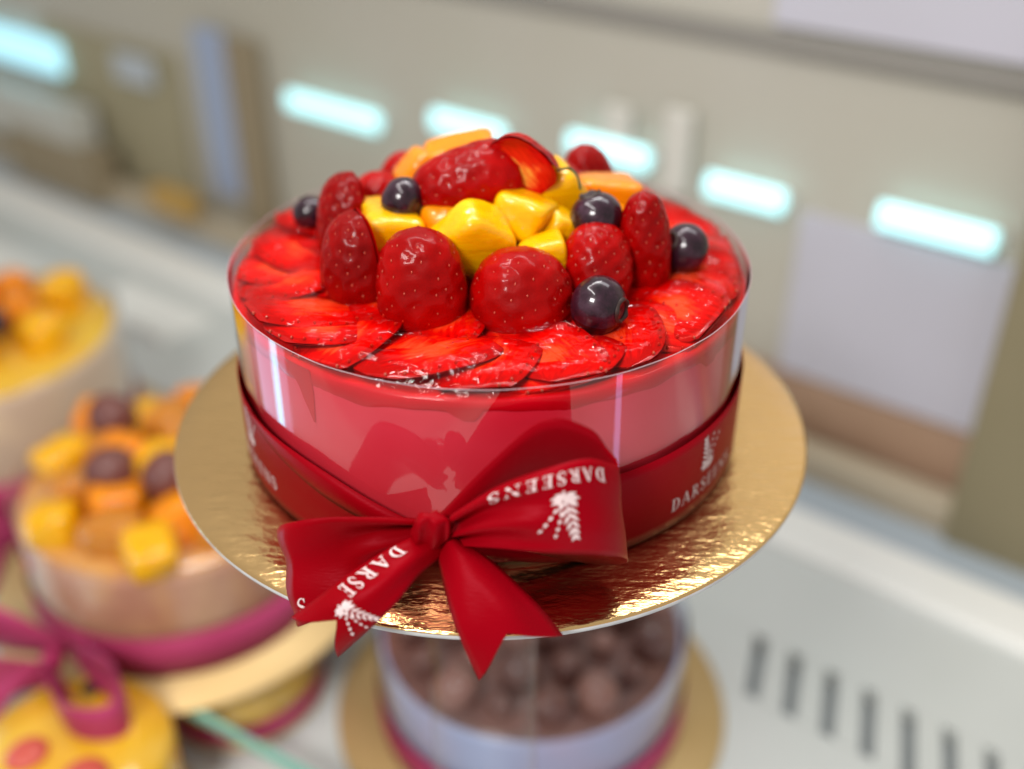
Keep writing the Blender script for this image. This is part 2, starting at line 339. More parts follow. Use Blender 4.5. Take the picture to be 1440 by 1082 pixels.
# ================================================================== fruit builders
PT = np.array([0, .05, .14, .3, .5, .68, .82, .92, .98, 1]); PR = np.array([.60, .80, .93, 1, .99, .92, .78, .58, .32, 0])
def prof(tv): 
    tv = np.asarray(tv, float); return np.interp(tv, PT, PR)
_ts = np.linspace(0, 1, 200); _pr = np.convolve(np.pad(prof(_ts), 8, 'edge'), np.ones(17)/17, 'valid'); _pr[-8:] = np.linspace(_pr[-9], 0, 9)[1:]
_pr = np.minimum(_pr, 1.02*np.sqrt(np.clip((1 - _ts)*5, 0, 1.0)))
def profs(tv): return np.interp(tv, _ts, _pr)
def frame(zdir, xhint):
    z = np.array(zdir, float); z /= np.linalg.norm(z); x = np.array(xhint, float); x -= z * (x @ z); x /= np.linalg.norm(x); y = np.cross(z, x)
    return np.stack([x, y, z], 1)
def strawberry(center, L, Wd, tip, face, label, group=None, half=False, dark=False, seed=0, bend=0, cat='strawberry', name='strawberry', flesh='flesh_orange', nseeds=84, flat=.92, name_mat=None):
    """tip: direction the tip points; face: direction the rounded skin faces (a half is cut on the other side)"""
    Rm = frame(tip, face); c = np.asarray(center, float)
    r_ = np.random.default_rng(seed + 100)
    tv = 1 - (1 - np.linspace(0, 1, 40))**1.15; nu = 64
    th = np.linspace(-math.pi/2, math.pi/2, nu) if half else np.linspace(0, 2*math.pi, nu, endpoint=False)
    ns = nseeds // 2 if half else nseeds
    st = []
    for k in range(ns):
        tq = (k + .5) / ns; tq = .06 + .9 * tq**.85; an = k * 2.39996
        an = ((an % (2*math.pi)) - math.pi) * (.47 if half else 1) + r_.normal()*.07; tq = min(.97, max(.05, tq + r_.normal()*.018))
        st.append((tq, an))
    def point(t_, a_):
        r = profs(t_) * Wd / 2
        x = r * np.cos(a_) * (flat if not half else 1.0); y = r * np.sin(a_); z = (t_ - .45) * L + 0*a_
        x = x + bend * (t_ - .4)**2 * L
        return np.stack([x, y, z], -1)
    T, A = np.meshgrid(tv, th); P = point(T, A).reshape(-1, 3)
    P0 = P.copy(); nrm = np.stack([np.cos(A), np.sin(A), .25 + 0*A], -1).reshape(-1, 3)
    Sx = point(np.array([s[0] for s in st]), np.array([s[1] for s in st]))
    d2 = ((P[:, None] - Sx[None])**2).sum(2).min(1); w_ = (.018*Wd/.33)
    P = P + nrm * (lump(P, 8, seed)[:, None]*.013 + lump(P, 19, seed + 1)[:, None]*.002 - .008*np.exp(-d2 / (2*w_**2))[:, None])
    if half: pass
    root = thing(name, c + Rm @ np.array([0, 0, -.45*L]), label, cat, group)
    nm = M['berry_dark' if dark else 'berry']
    V = [P]; F = gridF(nu, 40, not half)
    n0 = len(P)
    # close the blunt end
    P = np.vstack([P, [[P[:, 0][::40].mean(), P[:, 1][::40].mean(), -.45*L - .01]]])
    F = F + [((i+1) % nu*40 if not half else (i+1)*40, i*40, n0) for i in range(nu if not half else nu - 1)]
    obj('skin', c + P @ Rm.T, F, nm, root)
    # seeds
    parts = []
    for (t_, a_), q in zip(st, Sx):
        if half and abs(a_) > 1.5: continue
        nn = np.array([math.cos(a_), math.sin(a_), .25]); nn /= np.linalg.norm(nn); m3 = frame(np.array([0, 0, 1]) - nn*.25/1.03, nn)
        sv = np.array([(math.cos(b)*math.sin(g)*.35, math.sin(b)*math.sin(g)*.62, math.cos(g)) for b in np.arange(6)*math.pi/3 for g in (0, .8, 1.57, 2.35, math.pi)])
        sv = (sv * .0052 * r_.uniform(.75, 1.1)) @ m3.T + q + nn * (-.004) + nn * (lump(q[None], 8, seed)[0]*.013 - .003)
        parts.append((sv, gridF(6, 5, True)))
    sV, sF = merge(parts); obj('seeds', c + sV @ Rm.T, sF, M['seed'], root, kind='stuff')
    if half:
        uu = np.linspace(-1, 1, 15); U, T2 = np.meshgrid(uu, np.linspace(0, 1, 26), indexing='ij'); r = profs(T2) * Wd/2 * .985
        Q = np.stack([-.004 + .012*lump(np.stack([U, T2, 0*U], -1).reshape(-1, 3), 3, seed).reshape(U.shape)*(1 - U**2), U * r, (T2 - .45)*L], -1).reshape(-1, 3)
        Q[:, 0] += bend * (T2.ravel() - .4)**2 * L - .006
        obj('cut_face', c + Q @ Rm.T, gridF(15, 26), M[flesh], root, uv=np.stack([(U.ravel() + 1)/2, T2.ravel()], 1))
    return root
def mango(center, dims, rot, label, m='mango', seed=0, group=None, cat='mango', taper=.15, parent=None, name='mango_cube', n=19):
    from mathutils import Euler
    Rm = np.array(Euler([math.radians(a) for a in rot]).to_matrix())
    g = np.linspace(-1, 1, n); Vs, Fs = [], []
    for ax in range(3):
        for sg in (-1, 1):
            A, B = np.meshgrid(g, g, indexing='ij'); P = np.zeros((n, n, 3)); P[..., ax] = sg; P[..., (ax+1) % 3] = A; P[..., (ax+2) % 3] = B
            f = gridF(n, n); Fs.append((P.reshape(-1, 3), f if sg > 0 else [q[::-1] for q in f]))
    V, F = merge(Fs)
    p = 5; V = V / (np.abs(V)**p).sum(1)[:, None]**(1/p)
    V = V * (1 + .07*lump(V, 1.1, seed + 3)[:, None] + .02*lump(V, 4, seed)[:, None])
    V[:, 0] *= 1 + taper * V[:, 2] * (1 if seed % 2 else -1); V[:, 1] *= 1 + taper*.8 * V[:, 0]
    V = V * np.array(dims)/2; V += .012 * lump(V, 16, seed)[:, None] * np.sign(V) * .5
    V = V @ Rm.T + np.asarray(center)
    # weld is not needed: faces share positions, smooth per face with soft edges
    o = obj(name, V, F, M[m], parent, loc=np.array([center[0], center[1], V[:, 2].min()]))
    me = o.data
    import bmesh
    bm = bmesh.new(); bm.from_mesh(me); bmesh.ops.remove_doubles(bm, verts=bm.verts, dist=1e-6); bmesh.ops.recalc_face_normals(bm, faces=bm.faces); bm.to_mesh(me); bm.free()
    if parent is None: tag(o, label, cat, group)
    return o
def blueberry(center, r, crown_dir, label, seed=0, group=None):
    Rm = frame(crown_dir, (1, .2, .3)); c = np.asarray(center, float)
    root = thing('blueberry', c - np.array([0, 0, r]), label, 'blueberry', group)
    nu, nv = 40, 26; A, G = np.meshgrid(np.linspace(0, 2*math.pi, nu, endpoint=False), np.linspace(0, math.pi, nv), indexing='ij')
    R_ = r * (1 - .16*np.exp(-(G/.28)**2) - .05*np.exp(-((math.pi - G)/.3)**2))
    P = np.stack([R_*np.sin(G)*np.cos(A), R_*np.sin(G)*np.sin(A), .9*R_*np.cos(G)], -1).reshape(-1, 3); P *= 1 + .018*lump(P/r, 1.6, seed)[:, None]
    obj('skin', c + P @ Rm.T, gridF(nu, nv, True), M['blue'], root)
    # the five-pointed crown round the dimple
    nu, rows = 30, 4; V = []
    for i in range(nu):
        a = i/nu*2*math.pi; k = .5 + .5*math.cos(5*a)
        for g, h in ((.30, -.02), (.36, .05 + .03*k), (.42, .05 + .07*k), (.46, .0)):
            V.append(np.array([math.sin(g)*math.cos(a), math.sin(g)*math.sin(a), .9*math.cos(g) + h]) * r * .985)
    obj('crown', c + np.array(V) @ Rm.T, gridF(nu, 4, True), M['crown'], root)
    return root

# ================================================================== the strawberry cake
TOP = .682
cake = thing('strawberry_cake', (0, 0, .004), 'round red strawberry cake in a clear film collar, topped with glazed fruit', 'cake')
pr = [(.0, .004), (.955, .004), (.972, .02), (.978, .10), (.978, .60), (.9775, .650), (.974, .664), (.966, .670), (.94, TOP - .022), (0, TOP - .022)]
V, F = lathe(pr, 160, rfun=lambda a, z: 1 + .0018*math.sin(7*a + 9*z) + .0012*math.sin(23*a + 4*z)); obj('body', V, F, M['body'], cake)
# the glaze on top, with an uneven skirt where it ran over the edge
gp = [(0, -.010), (.3, -.010), (.7, -.008), (.92, -.002), (.955, .006), (.970, .003), (.978, -.008), (.981, -.024), (.9815, -.04), (.9795, -.052)]
V = []
for k in range(240):
    a = 2*math.pi*k/240; dz = .010*math.sin(3*a + 1) + .007*math.sin(8*a + 2) + .005*math.sin(19*a) + .003*math.sin(37*a + 1)
    for q, (r, z) in enumerate(gp):
        V.append((r*math.sin(a), -r*math.cos(a), TOP + z + (dz*(q - 6)/3 if q > 6 else .002*math.sin(23*a + q))))
obj('glaze', V, [q[::-1] for q in gridF(240, len(gp), True)][::1], M['gelred'], cake)
# glaze that ran down between the film and the side
def drip(pts, R=.9818):
    """polygon of (angle deg, z) rows: left, right, z"""
    V, F = [], []
    for a0, a1, z in pts:
        for k in range(7):
            a = math.radians(a0 + (a1 - a0)*k/6); V.append((R*math.sin(a), -R*math.cos(a), z))
    return np.array(V), gridF(len(pts), 7)
for pts in ([(-45, -36.5, .687), (-43, -36, .68), (-41.2, -35.7, .64), (-39.5, -35.5, .60), (-38.6, -35.6, .56), (-37.4, -35.8, .52), (-36.4, -35.9, .48)],
            [(46, 55, .655), (48, 54, .63), (50, 53, .60)], [(-8, 0, .655), (-6, -1, .63), (-4, -2, .61)]):
    V, F = drip(pts); obj('glaze_drip', V, F, M['gelred'], cake)

# strawberry slices laid round the top, each leaning on the next
HN = 260; hf = np.full((HN, HN), TOP - .012)
def slice_at(ang, rad, L, Wd, lean, yaw, seed, pitch=0):
    nu, nv = 17, 18; U, T = np.meshgrid(np.linspace(-1, 1, nu), np.linspace(0, 1, nv), indexing='ij')
    r = profs(T) * Wd/2; th = .013 + .005*(lump(np.array([[seed, 0, 0]]), 1, 0)[0])
    x = U * r; y = (T - .45) * L; z = th * np.sqrt(np.clip(1 - U**2, 0, 1)) * np.clip(np.sin(np.clip(T, .02, .98)*math.pi)*2.2, 0, 1) + .018*U*U*0
    top = np.stack([x, y, z], -1).reshape(-1, 3); top[:, 2] += .004*lump(top, 14, seed)
    bot = top.copy(); bot[:, 2] = -.006
    V = np.vstack([top, bot]); F = gridF(nu, nv) + [tuple(i + nu*nv for i in q[::-1]) for q in gridF(nu, nv)]
    UV = np.stack([(U.ravel()+1)/2, T.ravel()], 1); UV = np.vstack([UV, UV])
    from mathutils import Euler
    R1 = np.array((Matrix.Rotation(yaw, 3, 'Z') @ Matrix.Rotation(lean, 3, 'Y') @ Matrix.Rotation(pitch, 3, 'X')))
    R2 = np.array(Matrix.Rotation(ang + math.pi, 3, 'Z'))           # local +y points outwards
    c = np.array([rad*math.sin(ang), -rad*math.cos(ang), TOP + .006 + abs(math.sin(lean))*Wd*.36])
    W_ = V @ R1.T @ R2.T + c
    # keep inside the rim
    rr = np.hypot(W_[:, 0], W_[:, 1]); k = np.minimum(1,   .957/np.maximum(rr, 1e-6)); W_[:, 0] *= k; W_[:, 1] *= k
    tv = W_[:nu*nv]
    ix = np.clip(((tv[:, 0] + 1)/2*HN).astype(int), 0, HN-1); iy = np.clip(((tv[:, 1] + 1)/2*HN).astype(int), 0, HN-1)
    for ax in (-1, 0, 1):
        for ay in (-1, 0, 1): np.maximum.at(hf, (np.clip(ix+ax, 0, HN-1), np.clip(iy+ay, 0, HN-1)), tv[:, 2])
    so = obj('strawberry_slice', W_, F, M['flesh'], cake, uv=UV)
    parts = []
    g = W_[:nu*nv].reshape(nu, nv, 3)
    for i in (0, nu-1):
        for j in range(3, nv-1, 2):
            q = g[1 if i == 0 else nu-2, j]; sv = np.array([(math.cos(b)*math.sin(gm)*.7, math.sin(b)*math.sin(gm)*.7, math.cos(gm)) for b in np.arange(6)*math.pi/3 for gm in (0, .8, 1.57, 2.35, math.pi)])*.0075
            parts.append((sv + q + np.array([0, 0, .004]), gridF(6, 5, True)))
    sV, sF = merge(parts); obj('seeds', sV, sF, M['seed'], so, kind='stuff')
NS = 30
for k in range(NS):
    a = 2*math.pi*k/NS + .05*math.sin(k*2.3)
    slice_at(a, .765 + .03*math.sin(k*1.7), .42 + .05*math.sin(k*3.1), .35 + .05*math.sin(k*1.3), math.radians(7.5 + 2.5*math.sin(k*2.9)), math.radians(-16 + 34*math.sin(k*1.9)), k, math.radians(2 + 3*math.sin(k*4.1)))
for k in range(13):
    a = 2*math.pi*(k + .4)/13
    slice_at(a, .52 + .02*math.sin(k*2.1), .36, .30, math.radians(7), math.radians(20*math.sin(k*2.7)), 40 + k)
# clear gel poured over the slices
kx = np.exp(-np.arange(-9, 10)**2/(2*3.0**2)); kx /= kx.sum()
hs = np.apply_along_axis(lambda v: np.convolve(np.pad(v, 9, 'edge'), kx, 'valid'), 0, hf); hs = np.apply_along_axis(lambda v: np.convolve(np.pad(v, 9, 'edge'), kx, 'valid'), 1, hs)
hs = np.maximum(.35*hs + .65*np.maximum(hs, hf), hs) ; hs = np.apply_along_axis(lambda v: np.convolve(np.pad(v, 2, 'edge'), np.ones(5)/5, 'valid'), 0, hs); hs = np.apply_along_axis(lambda v: np.convolve(np.pad(v, 2, 'edge'), np.ones(5)/5, 'valid'), 1, hs)
na, nr = 300, 46; V = []
for i in range(na):
    a = 2*math.pi*i/na
    for j in range(nr):
        r = .06 + (.968 - .06)*j/(nr - 1); x, y = r*math.sin(a), -r*math.cos(a)
        h = hs[min(HN-1, int((x+1)/2*HN)), min(HN-1, int((y+1)/2*HN))]; f = min(1, (.972 - r)/.05)
        V.append((x, y, TOP + .004 + max(0, h - TOP + .004)*f + .021*f))
V = np.array(V); V[:, 2] += (.006*lump(V*np.array([1, 1, 0]), 26, 2) + .004*lump(V*np.array([1, 1, 0]), 47, 5))*np.minimum(1, (.972 - np.hypot(V[:, 0], V[:, 1]))/.05)
for it in range(1):
    G = V[:, 2].reshape(na, nr); G = (G + np.roll(G, 1, 0) + np.roll(G, -1, 0))/3; V[:, 2] = G.ravel()
obj('gel_coat', V, [q[::-1] for q in gridF(na, nr, True)], M['gel'], cake)
# acetate collar
FT = .733
V, F = lathe([(.990, .004 + (FT - .004)*j/14) for j in range(15)], 200, rfun=lambda a, z: 1 + .0016*math.sin(5*a + 2.1) + .0010*math.sin(13*a + 3*z) + .0006*math.sin(31*a))
fc = obj('film_collar', V, F, M['film'], cake)
V, F = lathe([(.9885, FT), (.9915, FT), (.9915, FT + .0016), (.9885, FT + .0016), (.9885, FT)], 200, rfun=lambda a, z: 1 + .0016*math.sin(5*a + 2.1) + .0010*math.sin(13*a + 3*z) + .0006*math.sin(31*a)); obj('film_edge_glint', V, F, simple('film_edge_glint', (.50, .30, .33), .3), fc)  # pale ring: light caught by the film rim, put into colour

# ------------------------------------------------------------------ the board
RB = 1.30
board = thing('cake_board', (0, 0, -.030), 'round gold foil cake board under the red strawberry cake', 'cake board')
V, F = lathe([(0, 0), (.4, 0), (.8, 0), (1.0, 0), (1.2, 0), (RB - .012, 0), (RB - .003, -.004), (RB - .001, -.009)], 160); obj('foil_top', V, F, M['gold'], board)
V, F = lathe([(RB - .001, -.009), (RB, -.016), (RB - .004, -.028), (RB - .012, -.030), (0, -.030)], 160); obj('card_base', V, F, M['card'], board)
# clear acrylic riser that carries the board
rc = np.array([-.04, -.46, 0])
ris = thing('clear_riser', (rc[0], rc[1], DZ), 'clear acrylic tube riser under the gold cake board', 'riser')
V, F = lathe([(.24, DZ + .01), (.24, -.036)], 64, c=rc); obj('tube_wall', V, F, M['acrylic'], ris)
V, F = lathe([(0, -.032), (.30, -.032), (.30, -.044), (0, -.044)], 64, c=rc); obj('top_disc', V, F, M['acrylic'], ris)
V, F = lathe([(0, DZ + .004), (.30, DZ + .004), (.30, DZ + .02), (0, DZ + .02)], 64, c=rc); obj('foot_disc', V, F, M['acrylic'], ris)

# ------------------------------------------------------------------ ribbon, lettering and emblem
def rect(x0, y0, x1, y1): return [(x0, y0), (x1, y0), (x1, y1), (x0, y1)]
def bar(p, q, w_):
    p = np.array(p, float); q = np.array(q, float); d = (q - p)/np.linalg.norm(q - p); n = np.array([-d[1], d[0]])*w_/2
    return [tuple(p - n), tuple(q - n), tuple(q + n), tuple(p + n)]
def arcs(cx, cy, rx, ry, ix, iy, a0, a1, n=10):
    out = []
    for k in range(n):
        A, B = (math.radians(a0 + (a1 - a0)*(k + e)/n) for e in (0, 1))
        out.append([(cx + rx*math.cos(A), cy + ry*math.sin(A)), (cx + rx*math.cos(B), cy + ry*math.sin(B)), (cx + ix*math.cos(B), cy + iy*math.sin(B)), (cx + ix*math.cos(A), cy + iy*math.sin(A))])
    return out
def glyph(ch):
    T, t_ = .17, .075
    if ch == 'D': return [rect(.12, 0, .12+T, 1), rect(.0, 0, .42, .05), rect(.0, .95, .42, 1)] + arcs(.34, .5, .48, .5, .30, .44, -90, 90), .88
    if ch == 'A': return [bar((.08, 0), (.42, 1), t_), bar((.42, 1), (.78, 0), T), rect(.2, .31, .64, .37), rect(-.04, 0, .22, .05), rect(.62, 0, .94, .05)], .92
    if ch == 'R': return [rect(.12, 0, .12+T, 1), rect(.0, 0, .42, .05), rect(.0, .95, .40, 1)] + arcs(.34, .745, .33, .255, .17, .20, -90, 90) + [rect(.28, .49, .36, .54), bar((.36, .52), (.74, .02), T*.95), rect(.66, 0, .90, .05)], .86
    if ch == 'S': 
        sp = spline([(.58, .80), (.50, .95), (.32, .98), (.14, .88), (.12, .70), (.32, .54), (.52, .40), (.58, .22), (.42, .03), (.22, .03), (.08, .22)], 30)
        ws = np.interp(np.linspace(0, 1, 30), [0, .15, .45, .6, .85, 1], [.05, .07, .17, .17, .07, .05])
        return [bar(sp[i], sp[i+1] + (sp[i+1]-sp[i])*.2, ws[i]) for i in range(29)] + [rect(.55, .68, .60, .96), rect(.06, .04, .11, .32)], .70
    if ch == 'E': return [rect(.12, 0, .12+T, 1), rect(.0, 0, .64, .06), rect(.0, .94, .62, 1), rect(.28, .48, .5, .54), rect(.58, 0, .64, .24), rect(.56, .78, .62, 1), rect(.47, .38, .52, .64)], .74
    if ch == 'N': return [rect(.14, 0, .14+t_, 1), rect(.0, 0, .34, .05), rect(.0, .95, .22, 1), bar((.17, .97), (.82, .03), T), rect(.78, .0, .78+t_, 1), rect(.66, .95, 1.0, 1)], 1.0
def text2d(s, cap, track=.16):
    """polygons in (s,t), left edge at 0, baseline at 0"""
    x, out = 0, []
    for ch in s:
        if ch == ' ': x += .5; continue
        P, adv = glyph(ch); out += [[(cap*(x + px), cap*py) for px, py in q] for q in P]; x += adv + track
    return out, cap*(x - track)
def leaf(cx, cy, ang, L, w_):
    d = np.array([math.cos(ang), math.sin(ang)]); n = np.array([-d[1], d[0]]); c = np.array([cx, cy])
    return [tuple(c + d*L*a + n*w_*b) for a, b in ((0, 0), (.3, -.5), (.6, -.42), (1, 0), (.6, .42), (.3, .5))]
def sprig(h):
    P = [bar((.02, -.50), (-.02, -.2), .05), bar((-.02, -.3), (-.20, .44), .035)]
    for k in range(6):                                   # the full ear
        f = k/5; x, y = -.03 - .16*f, -.28 + .68*f; L = .30 - .12*f
        P.append(leaf(x, y, math.radians(152 - 24*f), L, .075)); P.append(leaf(x, y + .02, math.radians(48 + 26*f), L*.9, .07))
    P.append(leaf(-.19, .40, math.radians(105), .14, .07))
    for k in range(5):                                   # two thin stalks of grain
        f = k/4; P.append(leaf(.03 + .12*f, -.22 + .62*f, math.radians(72), .11, .065)); P.append(leaf(.06 + .36*f, -.26 + .54*f, math.radians(52), .12, .065))
    for a, L in ((150, .34), (172, .36), (196, .28), (30, .32), (6, .30), (-18, .22)): P.append(leaf(.0, -.36, math.radians(a), L, .12))
    return [[(x*h, y*h) for x, y in q] for q in P]
def place2d(polys, fn):
    """fn maps (s,t) -> point"""
    V, F = [], []
    for q in polys:
        n = len(V); V += [fn(*p) for p in q]; F.append(tuple(range(n, n + len(q))))
    return np.array(V), F
def xf(polys, dx, dy, ang=0, sx=1):
    c, s = math.cos(ang), math.sin(ang); return [[(dx + c*x*sx - s*y, dy + s*x*sx + c*y) for x, y in q] for q in polys]

rib = thing('satin_ribbon', (0, 0, .004), 'deep red satin ribbon with white lettering tied in a bow around the strawberry cake', 'ribbon')
RBN = 1.002
# band round the cake: angle (deg), lower z, upper z; it gathers towards the knot on the left of the bow
ctrl = [(-13, .10, .19), (-22, .050, .235), (-32, .020, .285), (-42, .006, .318), (-55, .004, .338), (-75, .004, .34), (-120, .004, .34), (-180, .004, .34), (-240, .004, .34), (-290, .004, .345), (-320, .004, .345), (-340, .01, .335), (-354, .05, .27), (-368, .10, .20)]
cs = spline(ctrl, 220); nv = 9; V = []
for a, z0, z1 in cs:
    A = math.radians(a)
    for j in range(nv):
        f = j/(nv-1); g = max(0, 1 - abs(a + 11)/40) + max(0, 1 - abs(a + 371)/30)
        R = RBN + .004 + .010*g*math.sin(f*9 + a*.05)**2 + .004*math.sin(f*3.14)*0
        V.append((R*math.sin(A), -R*math.cos(A), z0 + (z1 - z0)*f))
band = obj('band', V, gridF(len(cs), nv), M['ribbon'], rib, solid=.003)
# the fold of the same band lying over itself left of the knot
fold = spline([(-12, .13, .20), (-22, .16, .262), (-32, .20, .318), (-42, .25, .345), (-52, .30, .352), (-60, .330, .352)], 60); V = []
for a, z0, z1 in fold:
    A = math.radians(a)
    for j in range(5):
        f = j/4; R = RBN + .016 + .02*math.sin(f*math.pi)*max(0, 1 - abs(a+20)/35) ; V.append((R*math.sin(A), -R*math.cos(A), z0 + (z1 - z0)*f))
obj('band_fold', V, gridF(60, 5), M['ribbon'], rib, solid=.003)
def onband(s, t_): 
    R = RBN + .0075; A = s / RBN; return np.array([R*math.sin(A), -R*math.cos(A), t_])
def band_print(start_deg, name_suffix=''):
    P, wd = text2d("DARSEENS", .054, .17); s0 = math.radians(start_deg)*RBN
    V, F = place2d(xf(P, s0, .072), onband); obj('lettering', V, F, M['print'], band, smooth=False)
    V, F = place2d(xf(sprig(.15), s0 + wd*.50, .232), onband); obj('emblem', V, F, M['print'], band, smooth=False); return wd
wd = band_print(40.5)
band_print(-50.5 - math.degrees(wd))
band_print(130)

class Strip:
    """a ribbon surface lofted between two edge curves"""
    def __init__(s, A, B, nu=70, nv=13, cup=0, ripple=0, seed=0, endcut=None):
        A = spline(A, nu); B = spline(B, nu); f = np.linspace(0, 1, nv)
        G = A[:, None]*(1 - f)[None, :, None] + B[:, None]*f[None, :, None]
        du = np.gradient(G, axis=0); dv = np.gradient(G, axis=1); nn = np.cross(du, dv); nn /= np.linalg.norm(nn, axis=2)[..., None] + 1e-9
        if (nn.reshape(-1, 3) @ np.array([0, -1, .5])).mean() < 0: nn = -nn
        u = np.linspace(0, 1, nu)[:, None]
        k = cup*np.sin(f*math.pi)[None, :] if not callable(cup) else cup(u, f[None, :])
        G = G + nn*(k + ripple*np.sin(f[None, :]*11 + 3*u + seed)*np.sin(u*5 + seed))[..., None]
        s.G, s.nu, s.nv = G, nu, nv
        du = np.gradient(G, axis=0); dv = np.gradient(G, axis=1); nn = np.cross(du, dv); nn /= np.linalg.norm(nn, axis=2)[..., None] + 1e-9; s.n = nn
        s.endcut = endcut
    def ev(s, u, v, off=0, arr=None):
        G = s.G; x = min(max(u, 0), 1)*(s.nu-1); y = min(max(v, 0), 1)*(s.nv-1); i = min(int(x), s.nu-2); j = min(int(y), s.nv-2); a, b = x-i, y-j
        def bl(K): return K[i, j]*(1-a)*(1-b) + K[i+1, j]*a*(1-b) + K[i, j+1]*(1-a)*b + K[i+1, j+1]*a*b
        p, n = bl(G), bl(s.n); n = n/(np.linalg.norm(n)+1e-9)
        if n @ (CAM - p) < 0: n = -n
        return p + n*off
    def mesh(s):
        if not s.endcut: return s.G.reshape(-1, 3), gridF(s.nu, s.nv)
        V = []
        for i in range(s.nu):
            for j in range(s.nv):
                v = j/(s.nv-1); V.append(s.ev(i/(s.nu-1)*s.endcut(v), v))
        return np.array(V), gridF(s.nu, s.nv)
    def local(s, polys, u0, v0, su=1, sv=1):
        """polygons in script units -> (u, v) about (u0, v0)"""
        h = .02; lu = np.linalg.norm(s.ev(u0 + h, v0) - s.ev(u0 - h, v0))/(2*h); lv = np.linalg.norm(s.ev(u0, v0 + h) - s.ev(u0, v0 - h))/(2*h)
        return [[(u0 + su*x/lu, v0 + sv*y/lv) for x, y in q] for q in polys]
    def printed(s, polys, parent, nm):
        V, F = place2d(polys, lambda a, b: s.ev(a, b, .0055)); obj(nm, V, F, M['print'], parent, smooth=False)

# right loop: back layer out from the knot, round the bend, front layer home
Ra = [(618, 724, .12), (690, 652, .15), (766, 592, .17), (828, 603, .19), (853, 630, .20), (868, 653, .23), (828, 645, .25), (775, 657, .25), (700, 684, .22), (634, 724, .17)]
Rb = [(632, 758, .10), (708, 768, .04), (790, 786, .05), (852, 795, .10), (880, 792, .19), (878, 785, .28), (842, 781, .34), (770, 778, .34), (695, 770, .27), (640, 766, .17)]
right = Strip([sf(*p) for p in Ra], [sf(*p) for p in Rb], 130, 15, cup=lambda u, f: .02*np.sin(f*math.pi)*np.clip((u - .55)*4, 0, 1)*np.clip((1 - u)*6, 0, 1) + .022*np.sin(f*13)*np.clip((u - .74)*5, 0, 1) - .016*np.sin(f*9)*np.clip((.22 - u)*6, 0, 1), ripple=.004, seed=1)
V, F = right.mesh(); rl = obj('bow_loop', V, F, M['ribbon'], rib, solid=.003)
P, wdt = text2d('DARSEENS', 1.0, .34)
# u falls along s from .60 (bend) to .98 (knot); v grows towards the lower edge: upside-down print
P, wdt = text2d('DARSEENS', .043, .24)
right.printed(right.local(P, .628, .08), rl, 'lettering')
right.printed(right.local(sprig(.15), .745, .54), rl, 'emblem')
# left loop
La = [(598, 728, .13), (520, 727, .22), (450, 729, .28), (404, 736, .30), (393, 744, .26), (402, 748, .18), (480, 735, .08), (580, 728, .07)]
Lb = [(592, 772, .14), (548, 818, .26), (480, 858, .37), (428, 879, .41), (415, 880, .39), (425, 862, .33), (500, 815, .17), (590, 770, .08)]
left = Strip([sf(*p) for p in La], [sf(*p) for p in Lb], 110, 15, cup=lambda u, f: -.05*np.sin(f*math.pi)*np.sin(np.clip(u/.45, 0, 1)*math.pi) + .028*np.sin(f*15)*np.clip((.26 - u)*5, 0, 1), ripple=.008, seed=2)
V, F = left.mesh(); ll = obj('bow_loop', V, F, M['ribbon'], rib, solid=.003)
P, wq = text2d('S', 1.0)
left.printed(left.local(text2d('S', .05)[0], .405, .74), ll, 'lettering')
# left tail with swallow-tail end
Ta = [(590, 748, .17), (545, 772, .27), (490, 808, .36), (450, 838, .42), (405, 872, .46)]
Tb = [(632, 776, .17), (592, 806, .29), (556, 850, .39), (520, 885, .44), (470, 929, .47)]
tl = Strip([sf(*p) for p in Ta], [sf(*p) for p in Tb], 60, 13, cup=.035, ripple=.006, seed=3, endcut=lambda v: .97 - .19*(1 - abs(2*v - 1)**1.1))
V, F = tl.mesh(); t1 = obj('bow_tail', V, F, M['ribbon'], rib, solid=.003)
P, wdt = text2d('DARSE', .046, .30)
tl.printed(tl.local(P, .22, .10), t1, 'lettering')
tl.printed(tl.local(sprig(.115), .70, .64), t1, 'emblem')
# right tail
Ta = [(612, 764, .15), (622, 812, .27), (634, 862, .36), (650, 905, .42), (676, 962, .46)]
Tb = [(650, 762, .15), (690, 788, .24), (738, 832, .32), (772, 868, .36), (800, 905, .39)]
tr = Strip([sf(*p) for p in Ta], [sf(*p) for p in Tb], 60, 13, cup=.05, ripple=.006, seed=5, endcut=lambda v: .97 - .20*(1 - abs(2*v - 1)**1.1) - .06*v)
V, F = tr.mesh(); obj('bow_tail', V, F, M['ribbon'], rib, solid=.003)
# knot
kc = sf(606, 746, .205); nu, nv = 36, 24; V = []
Rm = frame((.28, -.15, .95), (1, 0, 0))
for i in range(nu):
    a = 2*math.pi*i/nu
    for j in range(nv):
        g = math.pi*j/(nv-1); x, y, z = math.sin(g)**.45*math.copysign(abs(math.cos(a))**.7, math.cos(a)), math.sin(g)**.45*math.sin(a), -math.cos(g)
        k = 1 + .03*math.sin(5*z + 2*x); y *= 1 + .34*math.sin(7*x + 1.2*z) + .10*math.sin(15*x + 2*z)
        V.append(kc + Rm @ np.array([.060*x*k, .032*y*k, .068*z]))
obj('knot', V, gridF(nu, nv, True), M['ribbon'], rib)

